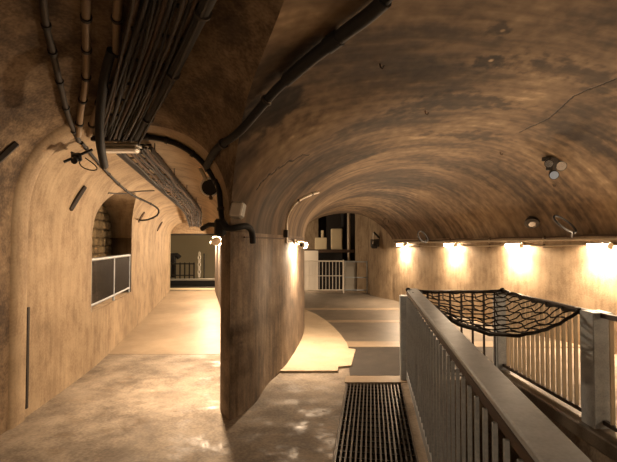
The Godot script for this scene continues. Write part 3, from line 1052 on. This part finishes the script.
func build_trays() -> void:
	var d := 0.13
	tray("cable_tray", "wide ladder tray of dark cables under the high end of the narrow vault", [on_vault(0.1, 0.8, 0.2), on_vault(-0.42, 1.7, 0.17), on_vault(-0.80, 2.5, d), on_vault(-1.28, 3.35, d), on_vault(-1.79, 4.2, 0.10)], 0.36, 15, 3)
	tray("cable_tray", "long cable tray running down the low part of the narrow gallery", [V(-1.74, 2.53, 4.42), V(-2.02, 2.45, 6.3), V(-2.5, 2.30, 9.6), V(-3.1, 2.2, 12.2), V(-3.72, 2.12, 14.8)], 0.36, 12, 8)
	pipe("ceiling_pipe", "thick black pipe along the far edge of the wide cable tray", [on_vault(0.45, 0.9, 0.16), on_vault(-0.2, 1.75, 0.13), on_vault(-0.61, 2.55, 0.09), on_vault(-1.1, 3.4, 0.08), on_vault(-1.62, 4.2, 0.06)], 0.04, M.black, M.dark_pipe, 5)
	pipe("ceiling_pipe", "dark thin pipe bending down the wall side of the vault", [on_vault(-1.0, 1.6, 0.04), on_vault(-1.53, 2.56, 0.03), on_vault(-1.70, 2.95, 0.03), on_vault(-1.88, 3.39, 0.03), on_vault(-2.04, 3.80, 0.03), on_vault(-2.16, 4.2, 0.03)], 0.022, M.dark_pipe, M.black, 8)
	pipe("ceiling_pipe", "pale clamped pipe between the dark thin pipe and the black hose", [on_vault(-0.8, 1.6, 0.05), on_vault(-1.31, 2.61, 0.04), on_vault(-1.64, 3.28, 0.04), on_vault(-1.90, 3.72, 0.04), on_vault(-2.10, 4.07, 0.04)], 0.026, M.old_pipe, M.black, 8)
	pipe("ceiling_pipe", "pale clamped pipe running along the edge of the wide tray", [on_vault(-0.62, 1.6, 0.05), on_vault(-1.13, 2.62, 0.04), on_vault(-1.34, 3.08, 0.04), on_vault(-1.57, 3.43, 0.05), on_vault(-1.84, 3.83, 0.05), on_vault(-2.03, 4.13, 0.04)], 0.026, M.old_pipe, M.black, 8)
	pipe("black_hose", "thick black hose slanting down beside the wide cable tray", [V(-1.33, 2.90, 3.0), V(-1.47, 2.78, 3.2), V(-1.60, 2.60, 3.42), V(-1.69, 2.42, 3.62), V(-1.78, 2.27, 3.9)], 0.034, M.black, M.dark_pipe, 0, "hose")
	tag(obj("cross_bar", box(V(-1.83, 2.585, 4.24), Vector3(0.46, 0.035, 0.05)), M.black), "black cross bar where the wide cable tray ends", "bar")
	var f := thing("ceiling_light", "unlit grey-white batten light fitting at the mouth of the low gallery", "light fitting", V(-1.80, 2.5, 4.3))
	obj("tray_body", box(V(-1.82, 2.545, 4.34), Vector3(0.36, 0.03, 0.16), Basis.IDENTITY, 0.008), M.grey_panel, f)
	obj("diffuser", box(V(-1.82, 2.505, 4.34), Vector3(0.34, 0.05, 0.13), Basis.IDENTITY, 0.02), M.white_metal, f)
	var cm := thing("camera_bracket", "small dark camera on crossed arms hanging at the vault edge", "camera", V(-2.2, 2.40, 4.25))
	obj("arm", tube([V(-2.30, 2.36, 4.2), V(-2.08, 2.50, 4.3)], 0.014, 6), M.black, cm)
	obj("arm", tube([V(-2.28, 2.47, 4.3), V(-2.12, 2.40, 4.15)], 0.012, 6), M.black, cm)
	obj("body", box(V(-2.19, 2.41, 4.22), Vector3(0.09, 0.07, 0.13), Basis.from_euler(Vector3(0.3, 0.5, 0.2)), 0.012), M.black, cm)
	obj("lens_barrel", tube([V(-2.17, 2.38, 4.16), V(-2.15, 2.35, 4.10)], 0.028, 10), M.black, cm)
	var lp := []
	for k in 11: lp.append(V(-2.10 + 0.1 * sin(k * 0.5), 2.40 - 0.11 * sin(k * 0.314), 4.2 + 0.01 * k))
	obj("lead", tube(lp, 0.006, 6), M.rubber, cm)
	pipe("looping_cable", "dark cable running down the low vault and ending in a loop", [on_vault(-2.16, 4.25, 0.03), on_vault(-2.36, 5.15, 0.03), on_vault(-2.62, 6.35, 0.03), on_vault(-2.80, 7.3, 0.03), V(-2.82, 2.30, 8.0), V(-2.78, 2.22, 8.3), V(-2.80, 2.11, 8.3), V(-2.95, 2.03, 8.25), V(-3.10, 2.02, 8.3), V(-3.20, 2.04, 8.5)], 0.016, M.black, M.dark_pipe, 9, "cable")
	pipe("side_cable", "thin dark cable crossing the vault above the niche", [on_vault(-2.66, 5.95, 0.01), on_vault(-2.72, 6.6, 0.01), on_vault(-2.7, 7.1, 0.01), on_vault(-2.62, 7.6, 0.01)], 0.009, M.dark_pipe, M.dark_pipe, 0, "cable")

func build_ceiling_fittings() -> void:
	# conduit round the mouth of the low gallery
	var arc := []
	for q in [[-2.05, 4.24], [-1.75, 4.3], [-1.55, 4.3], [-1.37, 4.3], [-1.22, 4.3], [-1.06, 4.28], [-0.96, 4.26], [-0.89, 4.24], [-0.845, 4.2]]: arc.append(on_vault(q[0], q[1], 0.03))
	arc.append(V(-0.80, 1.85, 4.12))
	arc.append(V(-0.77, 1.74, 4.05))
	pipe("arched_conduit", "black conduit following the arched mouth of the low gallery", arc, 0.026, M.black, M.dark_pipe, 8, "conduit")
	# heavy pipe across the groin
	var hp := []
	for q in [[0.62, 2.15], [0.42, 2.6], [0.23, 2.82], [0.01, 3.03], [-0.24, 3.27], [-0.55, 3.58], [-0.80, 3.9], [-0.96, 4.2]]: hp.append(on_vault(q[0], q[1], 0.06))
	var big := pipe("black_pipe", "long thick black pipe slung across the edge between the vaults", hp, 0.034, M.black, M.dark_pipe, 4)
	var sl := smooth(hp, 0.05)
	var n := sl.size()
	var sleeve := []
	for i in range(int(n * 0.16), int(n * 0.50)): sleeve.append(sl[i])
	obj("sleeve", tube(sleeve, 0.048, 12), M.rubber, big)
	obj("coupling", tube(sl.slice(int(n * 0.30), int(n * 0.36)), 0.056, 12), M.black, big)
	# bell and lamp box at the nose
	var sp := thing("round_loudspeaker", "round black loudspeaker with a white rim under the arched conduit", "loudspeaker", V(-1.02, 2.17, 4.72))
	var fd := V(0.10, -0.25, -1).normalized()
	var sc := V(-1.035, 2.185, 4.70)
	obj("rim", tube([sc - fd * 0.05, sc - fd * 0.01, sc + fd * 0.005], [0.085, 0.105, 0.10], 24), M.white_metal, sp)
	obj("cone", tube([sc - fd * 0.01, sc + fd * 0.016], 0.083, 24), M.black, sp)
	obj("bracket", tube([sc - fd * 0.04 - Vector3(0, 0.05, 0), sc - fd * 0.02 - Vector3(-0.01, 0.13, 0)], 0.018, 8), M.rust, sp)
	obj("arm", tube([sc - fd * 0.05, on_vault(-1.06, 4.85, 0.0)], 0.014, 8), M.white_metal, sp)
	tag(obj("cream_bracket", box(V(-1.02, 2.265, 4.33), Vector3(0.035, 0.13, 0.05), Basis.from_euler(Vector3(0, 0, 0.45)), 0.006), M.cream), "cream bracket above the round loudspeaker", "bracket")
	var lb := thing("junction_lamp", "small unlit white lamp box on the nose of the dividing wall", "lamp box", V(-0.64, 1.83, 4.04))
	var bl := Basis.from_euler(Vector3(-0.25, -0.35, -0.08))
	obj("body", box(V(-0.64, 1.895, 4.05), Vector3(0.13, 0.15, 0.09), bl, 0.02), M.grey_panel, lb)
	obj("cover", box(V(-0.64, 1.90, 4.0), Vector3(0.115, 0.13, 0.03), bl, 0.012), M.white_metal, lb)
	pipe("nose_hose", "short black hose curling round the nose of the dividing wall", [V(-0.78, 1.80, 4.05), V(-0.72, 1.73, 4.02), V(-0.64, 1.74, 4.02), V(-0.57, 1.755, 4.1), V(-0.53, 1.71, 4.2), V(-0.525, 1.60, 4.24)], 0.03, M.black, M.dark_pipe, 0, "hose")
	tag(obj("conduit_box", box(V(-0.80, 1.74, 4.07), Vector3(0.1, 0.16, 0.08), Basis.IDENTITY, 0.02), M.black), "black conduit box at the top of the dividing wall's nose", "conduit box")
	pipe("short_conduit", "bent black conduit stub reaching into the low gallery by the nose", [V(-0.84, 1.76, 4.12), V(-0.92, 1.77, 4.16), V(-1.0, 1.73, 4.2)], 0.022, M.black, M.dark_pipe, 0, "conduit")
	# conduit and junction on the platform side
	pipe("bent_conduit", "metal conduit bending up the vault above the platform lamp", [V(-0.285, 1.60, 5.8), V(-0.285, 1.78, 5.78), V(-0.27, 1.94, 5.72), on_vault(-0.18, 5.72, 0.02), on_vault(-0.09, 5.85, 0.02), on_vault(0.02, 6.1, 0.02), on_vault(0.14, 6.4, 0.02)], 0.018, M.conduit, M.dark_pipe, 3, "conduit")
	tag(obj("junction_box", box(V(-0.29, 1.72, 5.74), Vector3(0.06, 0.1, 0.08), Basis.IDENTITY, 0.008), M.dark_steel), "small dark junction box below the bent conduit", "junction box")
	var ln := []
	for k in 17:
		var z := lerpf(4.25, 7.3, k / 16.0)
		ln.append(V(herm(RL, z) + 0.012, 1.655, z))
	tag(obj("thin_cable", tube(ln, 0.008, 6), M.rust), "thin brown cable along the top of the dividing wall", "cable")
	# projector on the wide vault
	var pc := on_vault(3.29, 6.04, 0.0)
	var pj := thing("ceiling_projector", "twin-headed metal floodlight hanging from the wide vault", "floodlight", pc)
	var pbs := Basis.from_euler(Vector3(0.15, 0.5, 0.0))
	obj("mount", box(pc + Vector3(0, -0.02, 0), Vector3(0.26, 0.06, 0.14), pbs, 0.01), M.dark_steel, pj)
	obj("yoke", box(pc + Vector3(-0.02, -0.10, 0.02), Vector3(0.10, 0.14, 0.10), pbs, 0.01), M.dark_steel, pj)
	for s in [[-0.13, -0.07, 0.055, 0.0], [0.12, -0.08, 0.07, 0.0], [0.0, -0.21, 0.06, 1.0]]:
		var c := pc + pbs * Vector3(s[0], s[1], 0.05)
		var dr := Vector3(-0.35 + s[0], -0.45, 1).normalized()
		var hd := obj("head", tube([c - dr * 0.07, c, c + dr * 0.05], [s[2] * 0.7, s[2], s[2] * 1.05], 14), M.dark_steel if s[3] < 0.5 else M.black, pj)
		obj("glass", tube([c + dr * 0.05, c + dr * 0.056], s[2] * 0.9, 14), M.chrome if s[3] < 0.5 else M.lens, hd)
	# small spot and cable loops above the lamp row
	var sc2 := on_vault(3.78, 7.62, 0.0)
	var ss := thing("small_spotlight", "small round dark spotlight on the vault above the lamp row", "spotlight", sc2)
	obj("bowl", tube([sc2 + Vector3(0, 0.03, 0), sc2 + Vector3(0, -0.04, 0.03), sc2 + Vector3(-0.02, -0.09, 0.07)], [0.05, 0.11, 0.12], 16), M.dark_steel, ss)
	obj("glass", tube([sc2 + Vector3(-0.02, -0.092, 0.072), sc2 + Vector3(-0.022, -0.10, 0.08)], 0.055, 16), M.chrome, ss)
	for q in [[3.885, 1.885, 6.8, 0.20, 0.075, 0.6, "dark cable loop standing off the vault beyond the floodlight"], [2.62, 1.74, 10.3, 0.15, 0.09, 0.9, "dark cable loop on the vault by the lamp next to the gate"]]:
		var lpp := []
		for k in 19:
			var an := TAU * k / 18.0 * 0.96 - 0.6
			var e := Vector2(q[3] * cos(an), q[4] * sin(an)).rotated(-q[5])
			lpp.append(V(q[0] + e.x, q[1] + e.y, q[2] + 0.05 * sin(an)))
		lpp.append(V(q[0] + 0.17, 1.69, q[2] + 0.12))
		tag(obj("cable_loop", tube(lpp, 0.017, 8), M.black), q[6], "cable")
	var ft := V(1.97, 1.60, 13.2)
	var fx := thing("corner_fixture", "dark angled floodlight bracket at the end of the conduit", "floodlight", ft)
	obj("plate", box(ft + Vector3(0.0, 0.0, 0.0), Vector3(0.3, 0.22, 0.08), Basis.from_euler(Vector3(0, 0.3, 0)), 0.01), M.dark_steel, fx)
	obj("strut", tube([ft + Vector3(-0.1, -0.05, 0.06), ft + Vector3(-0.06, 0.32, 0.02)], 0.022, 8), M.white_metal, fx)
	obj("strut", tube([ft + Vector3(-0.06, 0.32, 0.02), ft + Vector3(0.2, 0.06, 0.05)], 0.03, 8), M.dark_steel, fx)
	obj("head", box(ft + Vector3(-0.05, -0.09, 0.08), Vector3(0.16, 0.12, 0.12), Basis.from_euler(Vector3(0.3, 0.2, 0)), 0.015), M.black, fx)
	var eye := []
	var ec := on_vault(2.05, 11.9, 0.02)
	for k in 12: eye.append(ec + Vector3(0.07 * cos(TAU * k / 12.0), 0.07 * sin(TAU * k / 12.0) - 0.04, 0.03))
	tag(obj("iron_ring", tube(eye, 0.014, 6, true), M.rust), "small iron ring hanging from the wide vault near its end", "ring")
	for q in [[2.7, 6.3, "tiny rusty iron hook in the vault by the floodlight"], [3.6, 6.6, "tiny rusty iron hook between the floodlight and the small spotlight"], [1.2, 4.6, "tiny rusty iron hook in the middle of the wide vault"], [0.55, 3.45, "tiny rusty iron hook in the vault beside the thick black pipe"]]:
		var c := on_vault(q[0], q[1], 0.0)
		tag(obj("iron_hook", tube([c + Vector3(0, 0.02, 0), c + Vector3(0.01, -0.03, 0), c + Vector3(0.025, -0.045, 0.01), c + Vector3(0.035, -0.02, 0.01)], 0.007, 6), M.rust), q[2], "hook", "hooks in the wide vault")

func build_wall_fittings() -> void:
	# conduits along the lamp wall
	for q in [[1.665, 0.020, 0.03, M.conduit, "pale conduit running above the row of wall lamps"], [1.715, 0.012, 0.012, M.rust, "thin brown cable lying over the pale conduit"], [1.575, 0.013, 0.02, M.conduit, "slim lower conduit linking the wall lamps"]]:
		var pts := []
		for k in 27:
			var z := lerpf(2.0, 12.4, k / 26.0)
			pts.append(V(herm(RR, z) - q[2] - 0.02, q[0] + (0.01 * sin(k * 1.7) if q[1] < 0.018 else 0.0) - 0.06 * (z - 6.0) / 6.0, z))
		var t := thing("wall_conduit", q[4], "conduit", pts[0])
		obj("run", tube(pts, q[1], 8), q[3], t)
		for k in range(2, 26, 3): obj("clip", box(pts[k] + Vector3(0.015, 0, 0), Vector3(0.03, 0.05 + q[1], 0.03)), M.conduit if q[1] > 0.018 else M.rust, t)
	# dark slots and strips on the narrow gallery's vault
	for q in [[[-2.65, 4.98], [-2.57, 5.14], 0.05, "dark rusty strip fixed across the vault edge before the niche"], [[-3.24, 8.53], [-3.18, 8.68], 0.035, "short dark strip on the vault edge after the niche"], [[-3.80, 11.26], [-3.74, 11.46], 0.035, "short dark strip on the vault farther down the narrow gallery"], [[-2.47, 3.52], [-2.38, 3.64], 0.05, "thick dark bar on the vault before the gallery mouth"]]:
		var a := on_vault(q[0][0], q[0][1], 0.01)
		var b := on_vault(q[1][0], q[1][1], 0.01)
		tag(obj("rusty_strip", box((a + b) / 2, Vector3(a.distance_to(b), 0.05, q[2]), look(b - a), 0.008), M.rust if q[2] < 0.05 else M.dark_pipe), q[3], "strip")
	var z := 4.14
	tag(obj("wall_slot_strip", box(V(herm(LW, z) + 0.01, 0.55, z), Vector3(0.035, 0.92, 0.035)), M.dark_pipe), "narrow dark upright strip on the sandy wall near the floor", "strip")
